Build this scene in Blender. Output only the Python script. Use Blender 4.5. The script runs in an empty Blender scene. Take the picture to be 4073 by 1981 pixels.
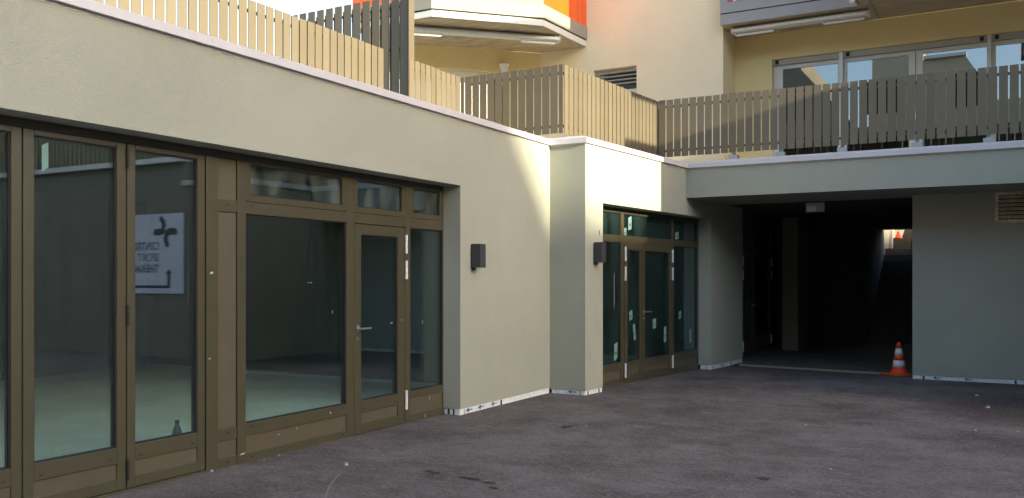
import bpy, bmesh, math, random
from mathutils import Vector, Matrix
R = math.radians
random.seed(7)
scene = bpy.context.scene
col = scene.collection

# ------------------------------------------------------------------ camera
cam_d = bpy.data.cameras.new('camera')
cam = bpy.data.objects.new('camera', cam_d); col.objects.link(cam)
cam.location = (0, 0, 1.55)
cam.rotation_euler = (R(90), 0, R(29.105))
cam_d.sensor_width = 36; cam_d.sensor_fit = 'HORIZONTAL'
cam_d.lens = 36 * 3500 / 4073
cam_d.shift_y = 112.5 / 4073
cam_d.clip_end = 900; cam_d.clip_start = .05
scene.camera = cam

# ------------------------------------------------------------------ sky, sun, exposure
SUN_EL = 13.1
SUN_H = Vector((.990, -.139, 0)).normalized()
SUN_TO = Vector((SUN_H.x * math.cos(R(SUN_EL)), SUN_H.y * math.cos(R(SUN_EL)), math.sin(R(SUN_EL))))
world = bpy.data.worlds.new('World'); scene.world = world; world.use_nodes = True
wn = world.node_tree.nodes; wl = world.node_tree.links
sky = wn.new('ShaderNodeTexSky'); sky.sky_type = 'NISHITA'; sky.sun_disc = False
sky.sun_elevation = R(SUN_EL); sky.sun_rotation = math.atan2(SUN_H.x, SUN_H.y)
sky.air_density = 1.0; sky.dust_density = 2.0; sky.ozone_density = 1.0
bg = wn['Background']; bg.inputs['Strength'].default_value = .15
wl.new(sky.outputs[0], bg.inputs['Color'])
sun_d = bpy.data.lights.new('sun', 'SUN'); sun_d.energy = 3.0; sun_d.angle = R(.55); sun_d.color = (1, .925, .66)
sun = bpy.data.objects.new('sun', sun_d); col.objects.link(sun)
sun.location = SUN_TO * 60
sun.rotation_euler = (-SUN_TO).to_track_quat('-Z', 'Y').to_euler()
vs = scene.view_settings
vs.view_transform = 'Standard'; vs.look = 'None'; vs.gamma = 1; vs.use_curve_mapping = False
vs.exposure = 2.12
try:
    scene.cycles.max_bounces = 10; scene.cycles.diffuse_bounces = 5
    scene.cycles.glossy_bounces = 5; scene.cycles.transparent_max_bounces = 24
except Exception:
    pass

# ------------------------------------------------------------------ materials
def mat(name, color, rough=.6, metal=0., spec=.4, var=0., vscale=3., bump=0., bscale=60., vcol=None, detail=5., stretch=None):
    m = bpy.data.materials.new(name); m.use_nodes = True
    nt = m.node_tree; n = nt.nodes; l = nt.links
    p = n['Principled BSDF']
    p.inputs['Base Color'].default_value = (*color, 1); p.inputs['Roughness'].default_value = rough
    p.inputs['Metallic'].default_value = metal; p.inputs['Specular IOR Level'].default_value = spec
    if var or bump:
        tc = n.new('ShaderNodeTexCoord'); src = tc.outputs['Object']
        if stretch:
            mp = n.new('ShaderNodeMapping'); mp.inputs['Scale'].default_value = stretch
            l.new(src, mp.inputs[0]); src = mp.outputs[0]
    if var:
        nz = n.new('ShaderNodeTexNoise'); nz.inputs['Scale'].default_value = vscale; nz.inputs['Detail'].default_value = detail
        nz.inputs['Roughness'].default_value = .65
        l.new(src, nz.inputs['Vector'])
        mx = n.new('ShaderNodeMix'); mx.data_type = 'RGBA'
        c2 = vcol or tuple(c * (1 - var) for c in color)
        c1 = color if vcol else tuple(min(1, c * (1 + var)) for c in color)
        mx.inputs['A'].default_value = (*c1, 1); mx.inputs['B'].default_value = (*c2, 1)
        rp = n.new('ShaderNodeMapRange'); rp.inputs['From Min'].default_value = .3; rp.inputs['From Max'].default_value = .7
        l.new(nz.outputs['Fac'], rp.inputs['Value']); l.new(rp.outputs[0], mx.inputs['Factor'])
        l.new(mx.outputs['Result'], p.inputs['Base Color'])
    if bump:
        nb = n.new('ShaderNodeTexNoise'); nb.inputs['Scale'].default_value = bscale; nb.inputs['Detail'].default_value = 4
        l.new(src, nb.inputs['Vector'])
        bp = n.new('ShaderNodeBump'); bp.inputs['Strength'].default_value = bump; bp.inputs['Distance'].default_value = .01
        l.new(nb.outputs['Fac'], bp.inputs['Height']); l.new(bp.outputs[0], p.inputs['Normal'])
    return m

def glass_mat(name, tint, refl0, refl1, dirt=.0, dirtcol=(.35, .38, .38), streak=(14, 14, 1.2), thr=.52):
    m = bpy.data.materials.new(name); m.use_nodes = True
    nt = m.node_tree; n = nt.nodes; l = nt.links
    for x in list(n): n.remove(x)
    out = n.new('ShaderNodeOutputMaterial')
    tr = n.new('ShaderNodeBsdfTransparent'); tr.inputs[0].default_value = (*tint, 1)
    gl = n.new('ShaderNodeBsdfGlossy'); gl.inputs['Roughness'].default_value = .004; gl.inputs[0].default_value = (.86, .93, 1.0, 1)
    lw = n.new('ShaderNodeLayerWeight'); lw.inputs[0].default_value = .5
    pw = n.new('ShaderNodeMath'); pw.operation = 'POWER'; pw.inputs[1].default_value = 4
    l.new(lw.outputs['Facing'], pw.inputs[0])
    mr = n.new('ShaderNodeMapRange'); mr.inputs['To Min'].default_value = refl0; mr.inputs['To Max'].default_value = refl1
    l.new(pw.outputs[0], mr.inputs['Value'])
    m1 = n.new('ShaderNodeMixShader'); l.new(mr.outputs[0], m1.inputs[0]); l.new(tr.outputs[0], m1.inputs[1]); l.new(gl.outputs[0], m1.inputs[2])
    last = m1
    if dirt:
        tc = n.new('ShaderNodeTexCoord'); mp = n.new('ShaderNodeMapping'); mp.inputs['Scale'].default_value = streak
        l.new(tc.outputs['Object'], mp.inputs[0])
        nz = n.new('ShaderNodeTexNoise'); nz.inputs['Scale'].default_value = 1.; nz.inputs['Detail'].default_value = 6
        l.new(mp.outputs[0], nz.inputs['Vector'])
        m2 = n.new('ShaderNodeMapRange'); m2.inputs['From Min'].default_value = thr; m2.inputs['From Max'].default_value = thr + .25
        m2.inputs['To Max'].default_value = dirt; l.new(nz.outputs['Fac'], m2.inputs['Value'])
        df = n.new('ShaderNodeBsdfDiffuse'); df.inputs[0].default_value = (*dirtcol, 1)
        mm = n.new('ShaderNodeMixShader'); l.new(m2.outputs[0], mm.inputs[0]); l.new(last.outputs[0], mm.inputs[1]); l.new(df.outputs[0], mm.inputs[2])
        last = mm
    l.new(last.outputs[0], out.inputs[0])
    return m

def px(x, y, Z=0.):
    th = R(29.105); F = (-math.sin(th), math.cos(th)); Rr = (math.cos(th), math.sin(th))
    a = (x - 2036.5) / 3500; b = (1103 - y) / 3500; t = (Z - 1.55) / b
    return (t * (F[0] + a * Rr[0]), t * (F[1] + a * Rr[1]))
_a = Vector(px(3000, 1642)); _b = Vector(px(4040, 1712)); _n = Vector(((_b - _a).y, -(_b - _a).x)).normalized()
LN = (_n.x, _n.y, _n.dot(_a))
def asphalt_mat():
    m = bpy.data.materials.new('asphalt'); m.use_nodes = True
    nt = m.node_tree; n = nt.nodes; l = nt.links; p = n['Principled BSDF']
    tc = n.new('ShaderNodeTexCoord')
    def noise(scale, detail, rough=.6, st=None, dist=0.):
        src = tc.outputs['Object']
        if st:
            mp = n.new('ShaderNodeMapping'); mp.inputs['Scale'].default_value = st[:3]
            if len(st) > 3: mp.inputs['Rotation'].default_value = (0, 0, st[3])
            l.new(src, mp.inputs[0]); src = mp.outputs[0]
        z = n.new('ShaderNodeTexNoise'); z.inputs['Scale'].default_value = scale; z.inputs['Detail'].default_value = detail
        z.inputs['Roughness'].default_value = rough; z.inputs['Distortion'].default_value = dist
        l.new(src, z.inputs['Vector']); return z.outputs['Fac']
    def rng(v, a, b, c=0., d=1.):
        r = n.new('ShaderNodeMapRange'); r.inputs['From Min'].default_value = a; r.inputs['From Max'].default_value = b
        r.inputs['To Min'].default_value = c; r.inputs['To Max'].default_value = d; l.new(v, r.inputs['Value']); return r.outputs[0]
    def mixc(f, a, b):
        x = n.new('ShaderNodeMix'); x.data_type = 'RGBA'; l.new(f, x.inputs['Factor'])
        for k, v in (('A', a), ('B', b)):
            if isinstance(v, tuple): x.inputs[k].default_value = (*v, 1)
            else: l.new(v, x.inputs[k])
        return x.outputs['Result']
    c = mixc(rng(noise(.45, 7, .62, dist=.6),   .40, .60), (0.076, 0.057, 0.052), (0.134, 0.109, 0.103))
    c = mixc(rng(noise(1.6, 8, .7, (1, 1.8, 1, .3)), .45, .68, 0, .75), c, (0.166, 0.138, 0.134))          # dusty patches
    c = mixc(rng(noise(5.0, 9, .72, (1, 1.5, 1, .5), .5), .50, .70, 0, .6), c, (0.204, 0.171, 0.162))       # scuffs
    c = mixc(rng(noise(1.0, 7, .68, (1, 1, 1, 1.1)), .47, .66, 0, .9), c, (0.049, 0.035, 0.032))            # darker damp areas
    # one dark brown patch near the louvre wall
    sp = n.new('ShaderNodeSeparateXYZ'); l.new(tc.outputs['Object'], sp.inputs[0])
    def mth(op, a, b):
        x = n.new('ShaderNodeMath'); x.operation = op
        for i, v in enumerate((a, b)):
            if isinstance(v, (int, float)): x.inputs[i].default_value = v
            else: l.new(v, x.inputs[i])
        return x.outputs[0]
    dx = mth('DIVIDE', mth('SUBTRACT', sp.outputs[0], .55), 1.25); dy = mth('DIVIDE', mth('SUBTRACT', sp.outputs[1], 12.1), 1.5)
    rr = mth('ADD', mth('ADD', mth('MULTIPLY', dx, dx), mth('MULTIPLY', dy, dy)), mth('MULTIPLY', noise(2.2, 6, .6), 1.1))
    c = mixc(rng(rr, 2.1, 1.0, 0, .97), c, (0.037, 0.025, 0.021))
    # pale dusty wheel line in front of the passage
    ln = mth('ADD', mth('ADD', mth('MULTIPLY', sp.outputs[0], LN[0]), mth('MULTIPLY', sp.outputs[1], LN[1])), -LN[2])
    ln = mth('ADD', mth('ABSOLUTE', ln, 0.), mth('MULTIPLY', noise(3.5, 6, .65), .35))
    fx = mth('MULTIPLY', rng(sp.outputs[0], -3.6, -2.4), rng(ln, .30, .14, 0, .65))
    c = mixc(fx, c, (0.135, 0.123, 0.116))
    # fine aggregate
    vo = n.new('ShaderNodeTexVoronoi'); vo.inputs['Scale'].default_value = 62; l.new(tc.outputs['Object'], vo.inputs['Vector'])
    sr = n.new('ShaderNodeSeparateColor'); l.new(vo.outputs['Color'], sr.inputs[0])
    c = mixc(rng(sr.outputs[0], .45, 1., 0, .5), c, (0.210, 0.175, 0.162))
    c = mixc(rng(sr.outputs[1], .6, 1., 0, .5), c, (0.037, 0.030, 0.030))
    vo2 = n.new('ShaderNodeTexVoronoi'); vo2.inputs['Scale'].default_value = 9; l.new(tc.outputs['Object'], vo2.inputs['Vector'])
    c = mixc(rng(vo2.outputs['Distance'], .07, .04, 0, .5), c, (0.321, 0.272, 0.248))                         # grit specks
    l.new(c, p.inputs['Base Color'])
    p.inputs['Roughness'].default_value = .8; p.inputs['Specular IOR Level'].default_value = .35
    b = n.new('ShaderNodeBump'); b.inputs['Strength'].default_value = .55; b.inputs['Distance'].default_value = .012
    l.new(noise(85, 5, .7), b.inputs['Height'])
    b2 = n.new('ShaderNodeBump'); b2.inputs['Strength'].default_value = .25; b2.inputs['Distance'].default_value = .05
    l.new(noise(6, 4), b2.inputs['Height']); l.new(b.outputs[0], b2.inputs['Normal']); l.new(b2.outputs[0], p.inputs['Normal'])
    return m

M = {}
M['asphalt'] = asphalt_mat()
M['render'] = mat('wall_render', (.336, .338, .282), .9, spec=.2, var=.06, vscale=.9, bump=.28, bscale=110)
M['cream'] = mat('cream_render', (.90, .75, .49), .9, spec=.2, var=.03, vscale=1.5, bump=.3, bscale=110)
M['yellow'] = mat('yellow_render', (.90, .72, .36), .9, spec=.2, var=.03, vscale=1.5, bump=.3, bscale=110)
M['concrete'] = mat('board_concrete', (.46, .38, .26), .85, spec=.25, var=.3, vscale=2.5, bump=.2, bscale=20, stretch=(1, 5, 1))
M['shaded_render'] = mat('shaded_passage_render', (.085, .083, .074), .9, spec=.2, var=.1, vscale=2., bump=.3, bscale=110)  # deep passage shade is put into this darker render colour
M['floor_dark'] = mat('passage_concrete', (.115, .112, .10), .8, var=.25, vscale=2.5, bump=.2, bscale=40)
M['stair'] = mat('stair_concrete', (.13, .13, .14), .8, var=.15, vscale=6)
M['cap'] = mat('cap_metal', (.56, .53, .55), .42, spec=.5, var=.05, vscale=2.)
M['bronze'] = mat('bronze_frame', (.062, .055, .033), .34, spec=.5, var=.10, vscale=4., bump=.05, bscale=200)
M['bronze_panel'] = mat('bronze_panel', (.086, .073, .049), .48, spec=.4, var=.12, vscale=3.)
M['gasket'] = mat('gasket', (.012, .012, .014), .6)
M['slat'] = mat('slat_metal', (.150, .122, .083), .42, metal=.15, spec=.4, var=.06, vscale=3.)
def vary(m, amt):
    nt = m.node_tree; p = nt.nodes['Principled BSDF']; src = p.inputs['Base Color'].links[0].from_socket
    oi = nt.nodes.new('ShaderNodeObjectInfo'); mr = nt.nodes.new('ShaderNodeMapRange')
    mr.inputs['To Min'].default_value = 1 - amt; mr.inputs['To Max'].default_value = 1 + amt; nt.links.new(oi.outputs['Random'], mr.inputs['Value'])
    vm = nt.nodes.new('ShaderNodeVectorMath'); vm.operation = 'SCALE'; nt.links.new(src, vm.inputs[0]); nt.links.new(mr.outputs[0], vm.inputs['Scale'])
    nt.links.new(vm.outputs[0], p.inputs['Base Color'])
vary(M['slat'], .08)
M['galv'] = mat('galvanised', (.42, .42, .43), .4, metal=.4)
M['steel'] = mat('steel', (.62, .62, .62), .28, metal=.9)
M['alu'] = mat('hinge_aluminium', (.70, .70, .71), .35, metal=.15)
M['anthracite'] = mat('anthracite', (.047, .047, .051), .5, spec=.35)
M['white'] = mat('white_paint', (.78, .77, .74), .45)
M['pvc'] = mat('pvc_frame', (.78, .72, .65), .45)
M['grey_fascia'] = mat('grey_fascia', (.36, .335, .31), .6, var=.05, vscale=3.)
M['fascia'] = mat('beige_fascia', (.31, .29, .24), .6, var=.04, vscale=3.)
M['strip'] = mat('white_strip', (.72, .70, .62), .7, var=.05, vscale=5.)
M['pink'] = mat('glare_red_panel', (.42, .17, .15), .3, spec=.4)  # red panel, with sun glare and sky sheen put into a paler colour
M['orange'] = mat('orange_panel', (.85, .105, .006), .3, spec=.6, var=.2, vscale=1.2, stretch=(1, 6, .02))
M['red'] = mat('red_panel', (.62, .045, .03), .3, spec=.6)
M['cone'] = mat('cone_orange', (.85, .075, .02), .5)
M['cone_base'] = mat('cone_base', (.55, .13, .04), .7, var=.25, vscale=14.)
M['reflective'] = mat('white_band', (.75, .75, .76), .5)
M['board'] = mat('insulation_foil', (.80, .84, .88), .6, var=.22, vscale=16., vcol=(.60, .60, .58))
M['blue'] = mat('blue_print', (.02, .18, .36), .6)
M['tar'] = mat('dark_joint', (.03, .03, .032), .8)
M['rust'] = mat('rusty_slat', (.62, .52, .44), .6, var=.4, vscale=14., vcol=(.30, .17, .10))
M['grille'] = mat('grille_frame', (.85, .79, .72), .5, var=.2, vscale=20., vcol=(.33, .2, .12))
M['light_box'] = mat('light_box', (.42, .43, .44), .5)
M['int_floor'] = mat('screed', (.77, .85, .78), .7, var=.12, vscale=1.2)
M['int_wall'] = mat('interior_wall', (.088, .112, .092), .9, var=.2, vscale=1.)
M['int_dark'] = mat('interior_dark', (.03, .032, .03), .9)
M['terrace'] = mat('terrace_slab', (.66, .61, .50), .85, var=.1, vscale=4.)
M['sticker'] = mat('sticker', (.15, .28, .265), .6)
M['print'] = mat('sticker_print', (.07, .09, .09), .7)
M['tape'] = mat('tape', (.46, .46, .44), .6)
M['blind'] = mat('blind', (.48, .44, .38), .5)
M['sign'] = mat('sign_white', (.78, .79, .84), .5)
M['navy'] = mat('navy_print', (.02, .035, .09), .5)
M['green'] = mat('green_print', (.03, .075, .06), .5)
M['dust'] = mat('dust', (.20, .18, .175), .9)
M['oil'] = mat('tar_spot', (.034, .028, .026), .9)
M['pebble'] = mat('pebble', (.36, .34, .32), .8)
M['bottle'] = mat('bottle_plastic', (.10, .20, .22), .15, spec=.7)
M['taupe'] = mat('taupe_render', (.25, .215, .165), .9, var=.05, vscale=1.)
M['warm'] = mat('warm_render', (.60, .50, .36), .9, var=.05, vscale=1.)
M['far'] = mat('far_render', (.62, .52, .38), .9, var=.1, vscale=.6)
M['glassA'] = glass_mat('shop_glass', (.90, .99, .95), .16, .85, dirt=.03, streak=(40, 40, 1.6))
M['glassA2'] = glass_mat('dusty_glass', (.72, .84, .79), .16, .85, dirt=.22, dirtcol=(.26, .27, .25), streak=(5, 5, 2.5), thr=.42)
M['glassB'] = glass_mat('film_glass', (.54, .68, .66), .14, .85, dirt=.15, dirtcol=(.08, .135, .14), streak=(5, 5, 1.5), thr=.30)
M['glassE'] = glass_mat('flat_glass', (.30, .33, .33), .24, .95)

# ------------------------------------------------------------------ helpers
def link(o, parent=None):
    col.objects.link(o)
    if parent: o.parent = parent
    return o
def tag(o, label=None, cat=None, group=None, kind=None):
    if label: o['label'] = label
    if cat: o['category'] = cat
    if group: o['group'] = group
    if kind: o['kind'] = kind
    return o
def thing(name, label, cat, loc=(0, 0, 0), rz=0., group=None, kind=None):
    o = bpy.data.objects.new(name, None); o.empty_display_size = .2
    o.location = loc; o.rotation_euler = (0, 0, rz); link(o)
    return tag(o, label, cat, group, kind)
def mesh_obj(name, bm, m, parent=None, smooth=False):
    bmesh.ops.recalc_face_normals(bm, faces=bm.faces)
    me = bpy.data.meshes.new(name); bm.to_mesh(me); bm.free()
    for f in me.polygons: f.use_smooth = smooth
    me.materials.append(M[m] if isinstance(m, str) else m)
    return link(bpy.data.objects.new(name, me), parent)
def add_prism(bm, poly, z0, z1):
    a = [bm.verts.new((x, y, z0)) for x, y in poly]; b = [bm.verts.new((x, y, z1)) for x, y in poly]
    k = len(poly)
    bm.faces.new(a[::-1]); bm.faces.new(b)
    for i in range(k): bm.faces.new((a[i], a[(i + 1) % k], b[(i + 1) % k], b[i]))
def add_box(bm, x0, x1, y0, y1, z0, z1):
    add_prism(bm, [(x0, y0), (x1, y0), (x1, y1), (x0, y1)], z0, z1)
def boxes(name, bl, m, parent=None, bevel=0.):
    bm = bmesh.new()
    for b in bl: add_box(bm, *b)
    o = mesh_obj(name, bm, m, parent)
    if bevel:
        md = o.modifiers.new('bevel', 'BEVEL'); md.width = bevel; md.segments = 2; md.limit_method = 'ANGLE'
    return o
def prism(name, poly, z0, z1, m, parent=None):
    bm = bmesh.new(); add_prism(bm, poly, z0, z1); return mesh_obj(name, bm, m, parent)
def add_cyl(bm, p, q, r0, r1=None, seg=12):
    p = Vector(p); q = Vector(q); r1 = r0 if r1 is None else r1
    ax = (q - p).normalized(); t = ax.orthogonal().normalized(); u = ax.cross(t)
    ra = []; rb = []
    for i in range(seg):
        a = 2 * math.pi * i / seg; d = t * math.cos(a) + u * math.sin(a)
        ra.append(bm.verts.new(p + d * r0)); rb.append(bm.verts.new(q + d * r1))
    bm.faces.new(ra[::-1]); bm.faces.new(rb)
    for i in range(seg): bm.faces.new((ra[i], ra[(i + 1) % seg], rb[(i + 1) % seg], rb[i]))
def cyl(name, p, q, r, m, parent=None, r1=None, seg=12):
    bm = bmesh.new(); add_cyl(bm, p, q, r, r1, seg); return mesh_obj(name, bm, m, parent)
def add_lathe(bm, prof, c=(0, 0, 0), seg=24):
    rings = []
    for r, z in prof:
        rings.append([bm.verts.new((c[0] + r * math.cos(2 * math.pi * i / seg), c[1] + r * math.sin(2 * math.pi * i / seg), c[2] + z)) for i in range(seg)])
    for a, b in zip(rings, rings[1:]):
        for i in range(seg): bm.faces.new((a[i], a[(i + 1) % seg], b[(i + 1) % seg], b[i]))
    bm.faces.new(rings[0][::-1]); bm.faces.new(rings[-1])
def lathe(name, prof, m, parent=None, c=(0, 0, 0), seg=24):
    bm = bmesh.new(); add_lathe(bm, prof, c, seg); return mesh_obj(name, bm, m, parent, True)
def gz(y):
    return 0. if y < 10 else -.009 * (min(y, 17.) - 10)

# geometry constants
XA = -5.309; XG = -5.535
Y1 = 10.582; XS = -4.788
dB = Vector((.09242, .99572)); nB = Vector((.99572, -.09242)); pB = Vector((XS, Y1))
ANG_B = -math.atan2(dB.x, dB.y)
def Bp(s, off=0.):
    v = pB + dB * s + nB * off; return (v.x, v.y)
YC = 13.868; XW = 1.3; CEIL = 2.84; SOF = 6.1
YD = 15.9; YE = 16.70; YR = 15.16

# ================================================================== THE GROUND
bm = bmesh.new()
xs = [-300, -40, -6, -4, -2, 0, 3, 40, 300]; ys = [-300, -40, -5, 0, 4, 8, 10, 12, 14, 16, 17, 60, 300]
g = [[bm.verts.new((x, y, gz(y) - (.06 if y > 17 else 0))) for x in xs] for y in ys]
for j in range(len(ys) - 1):
    for i in range(len(xs) - 1): bm.faces.new((g[j][i], g[j][i + 1], g[j + 1][i + 1], g[j + 1][i]))
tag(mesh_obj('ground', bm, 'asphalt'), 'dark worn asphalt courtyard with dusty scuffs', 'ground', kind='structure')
# passage floor and its threshold
bm = bmesh.new()
vv = [bm.verts.new(p) for p in ((-4.75, 16.03, -.042), (-1.2, 15.64, -.038), (-1.2, 24.5, -.045), (-4.75, 24.5, -.045))]
bm.faces.new(vv)
tag(mesh_obj('passage_floor', bm, 'floor_dark'), 'dark concrete floor of the covered passage', 'floor', kind='structure')
bm = bmesh.new(); add_prism(bm, [(-4.16, 15.93), (-2.7, 15.74), (-1.2, 15.58), (-1.2, 15.64), (-2.7, 15.80), (-4.16, 16.0)], -.2, -.022)
tag(mesh_obj('threshold', bm, 'taupe'), 'thin pale threshold strip across the passage mouth', 'threshold', kind='structure')

# ================================================================== LOW WING (courtyard walls, beam, passage)
wing = thing('low_wing', 'single storey olive grey rendered wing with pale metal parapet around the courtyard', 'building', (XA, Y1, 0))
wing.location = (0, 0, 0)
bm = bmesh.new()
add_box(bm, -5.609, XA, .5, 8.345, 2.58, 3.32)          # lintel over shop front
add_box(bm, -5.609, XA, .5, 1.86, .07, 2.58)
add_box(bm, -5.609, XA, 8.345, Y1, .07, 3.32)
o1 = Bp(0); o2 = Bp(.481); i2 = Bp(.481, -.35)
add_prism(bm, [(-5.609, Y1), o1, o2, i2, (-5.609, i2[1])], .055, 3.32)
add_prism(bm, [Bp(.481), Bp(4.369), Bp(4.369, -.35), Bp(.481, -.35)], 2.56, 3.32)
add_prism(bm, [Bp(4.369), Bp(5.936), Bp(5.936, -.35), Bp(4.369, -.35)], .03, 2.95)
mesh_obj('wall', bm, 'render', wing)
boxes('beam', [(-4.70, XW, YC, 14.22, CEIL, 3.32)], 'render', wing)
boxes('ceiling', [(-6.0, XW, 14.22, 15.6, CEIL, 3.22)], 'render', wing)
boxes('passage_ceiling', [(-6.0, XW, 15.6, 26.0, CEIL + .004, 3.22)], 'shaded_render', wing)  # rear part of the same ceiling, its shade put into the colour
boxes('passage_wall', [(-1.23, 6, YR, YR + .3, .015, 2.9), (-1.23, -.9, YR + .3, 30, -.1, 2.9)], 'render', wing)
# passage inside
boxes('pillar', [(-4.20, -3.87, 19.7, 20.9, -.1, 2.9)], 'taupe', wing)
boxes('back_wall', [(-6, -2.86, 22.6, 22.9, -.1, 2.9), (-6.0, -5.7, 16.6, 22.6, -.1, 2.9), (-4.6, -4.45, 20.9, 22.6, -.1, 2.9)], 'shaded_render', wing)
boxes('stair_wall', [(-2.96, -2.86, 22.9, 26.4, -.1, 2.9)], 'shaded_render', wing)
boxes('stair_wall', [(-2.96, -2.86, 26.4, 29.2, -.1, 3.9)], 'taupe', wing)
boxes('roof_slab', [(-13, -7.0, .5, Y1 + .3, 2.98, 3.27), (-6.15, -5.62, .5, Y1 + .3, 2.98, 3.27), (-7.0, -6.15, .5, 2.2, 2.98, 3.27), (-7.0, -6.15, 8.9, Y1 + .3, 2.98, 3.27), (-13, -5.05, Y1 + .3, 14.2, 2.98, 3.27), (-13, -4.7, 14.22, 16.7, 3.22, 3.28), (-4.7, XW, 14.22, 16.7, 3.22, 3.29)], 'terrace', wing)  # opening left over the shop for the added roof light
# parapet caps: mitred sweep
path = [Vector((XA, .5)), Vector((XA, Y1)), Vector((XS, Y1)), Vector((-4.483, YC)), Vector((XW, YC))]
prof = [(.004, 3.318), (.042, 3.318), (.042, 3.388), (-.085, 3.432), (-.30, 3.44), (-.30, 3.30), (.004, 3.30)]
nrm = []
for a, b in zip(path, path[1:]):
    d = (b - a).normalized(); nrm.append(Vector((d.y, -d.x)))
for i, (a, b) in enumerate(zip(path, path[1:])):
    bm = bmesh.new(); ring = []
    for k, pt in ((i, a), (i + 1, b)):
        if k == 0: off = nrm[0]
        elif k == len(path) - 1: off = nrm[-1]
        else:
            h = nrm[k - 1] + nrm[k]; off = h / (1 + nrm[k - 1].dot(nrm[k]))
        ring.append([bm.verts.new((pt.x + off.x * w, pt.y + off.y * w, z)) for w, z in prof])
    kk = len(prof)
    bm.faces.new(ring[0]); bm.faces.new(ring[1][::-1])
    for j in range(kk): bm.faces.new((ring[0][j], ring[0][(j + 1) % kk], ring[1][(j + 1) % kk], ring[1][j]))
    mesh_obj('parapet_cap', bm, 'cap', wing)
def cap_joint(seg, t, w=.10):
    a, b = path[seg], path[seg + 1]; d = (b - a).normalized(); n = nrm[seg]; c = a + d * t
    bm = bmesh.new(); rr = []
    for q in (-w / 2, w / 2):
        rr.append([bm.verts.new((c.x + d.x * q + n.x * u, c.y + d.y * q + n.y * u, z)) for u, z in ((.0435, 3.3185), (.0445, 3.39), (-.085, 3.4345), (-.2, 3.4395), (-.2, 3.43), (.04, 3.3185))])
    bm.faces.new(rr[0]); bm.faces.new(rr[1][::-1])
    for j in range(6): bm.faces.new((rr[0][j], rr[0][(j + 1) % 6], rr[1][(j + 1) % 6], rr[1][j]))
    mesh_obj('cap_joint', bm, 'cap', wing)
for s_, t_ in ((0, 4.3), (0, 4.72), (0, 8.05), (0, 8.5), (2, 1.55), (3, 1.3), (3, 2.2), (3, 3.6)): cap_joint(s_, t_)
# insulation boards at the foot of the walls
def boards(p, q, zt, lens, arrows=(), rec=.012):
    p = Vector(p); q = Vector(q); d = (q - p).normalized(); n = Vector((d.y, -d.x)); L = (q - p).length
    t = 0.; k = 0
    while t < L - .01:
        e = min(L, t + lens[k % len(lens)])
        a = p + d * (t + .004); b = p + d * (e - .004)
        po = rec * -1 + random.uniform(-.002, .004)
        z1 = zt - random.uniform(-.004, .006)
        prism('insulation_board', [tuple(a + n * po), tuple(b + n * po), tuple(b - n * .08), tuple(a - n * .08)], gz(a.y) - .12, z1 - .001, 'board', wing)
        if k and random.random() < .8:
            c = p + d * t
            prism('joint', [tuple(c + n * (po + .003) - d * .012), tuple(c + n * (po + .003) + d * .014), tuple(c - n * .05 + d * .014), tuple(c - n * .05 - d * .012)], gz(c.y) - .1, zt - .012, 'tar', wing)
        t = e; k += 1
    for t in arrows:
        zc = (zt + gz(p.y)) / 2 + .004
        f = lambda u, v: (p.x + d.x * (t + u) + n.x * .004, p.y + d.y * (t + u) + n.y * .004, zc + v)
        bm = bmesh.new()
        for poly in ([(-.0, .004), (.09, .006), (.09, -.006), (-.0, -.006)], [(-.03, 0), (.022, .024), (.012, 0), (.022, -.024)]):
            fr = [bm.verts.new(f(u, v)) for u, v in poly]
            bk = [bm.verts.new((c.co.x - n.x * .006, c.co.y - n.y * .006, c.co.z)) for c in fr]
            bm.faces.new(fr); bm.faces.new(bk[::-1])
            for i in range(4): bm.faces.new((fr[i], fr[(i + 1) % 4], bk[(i + 1) % 4], bk[i]))
        mesh_obj('printed_arrow', bm, 'blue', wing)
boards((XG, 8.347), (XA - .0, 8.347), .075, [.062, .07, .2])
boards((XA, 8.345), (XA, Y1), .070, [.09, .85, 1.4], (.16, .42, .72))
boards((XA + .02, Y1), (XS, Y1), .060, [.06, .36, .2], (.28,))
boards(Bp(0), Bp(.481), .056, [.09, .3, .2], ())
boards(Bp(4.369, -.2), Bp(4.369), .032, [.12, .2])
boards(Bp(4.369), Bp(5.936), .028, [.1, .9, 1.], (.5,))
boards((-1.23, YR), (6, YR), .016, [.16, 1.25, 1.0], (.32, .75))
# small cable tab on the wall next to the entrance
c0 = Bp(.392, .0)
boxes('cable_tab', [(c0[0] - .01, c0[0] + .012, c0[1] - .02, c0[1] + .035, 2.125, 2.19)], 'grey_fascia', wing)

# ================================================================== SHOP FRONT A
shop = thing('storefront', 'long bronze framed shop front with folding glass leaves, wide window and single glass door', 'storefront', (XG, 0, 0))
D0 = -.075
def frame_part(parent, name, y0, y1, z0, z1, m='bronze', x1=0., x0=D0):
    return boxes(name, [(x0, x1, y0, y1, z0, z1)], m, parent, bevel=.003)
def pane(parent, y0, y1, z0, z1, m='glassA', x=-.034):
    # black rubber gasket frame + pane
    bm = bmesh.new()
    g_ = .009
    for b in ((y0, y0 + g_, z0, z1), (y1 - g_, y1, z0, z1), (y0 + g_, y1 - g_, z0, z0 + g_), (y0 + g_, y1 - g_, z1 - g_, z1)):
        add_box(bm, -.05, -.012, *b)
    ga = mesh_obj('gasket', bm, 'gasket', parent)
    return boxes('pane', [(x - .012, x + .012, y0 + g_, y1 - g_, z0 + g_, z1 - g_)], m, parent)
def slot(parent, y, z, m='tar'):
    boxes('drain_slot', [(-.002, .0035, y - .014, y + .014, z - .005, z + .005)], m, parent)
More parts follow.
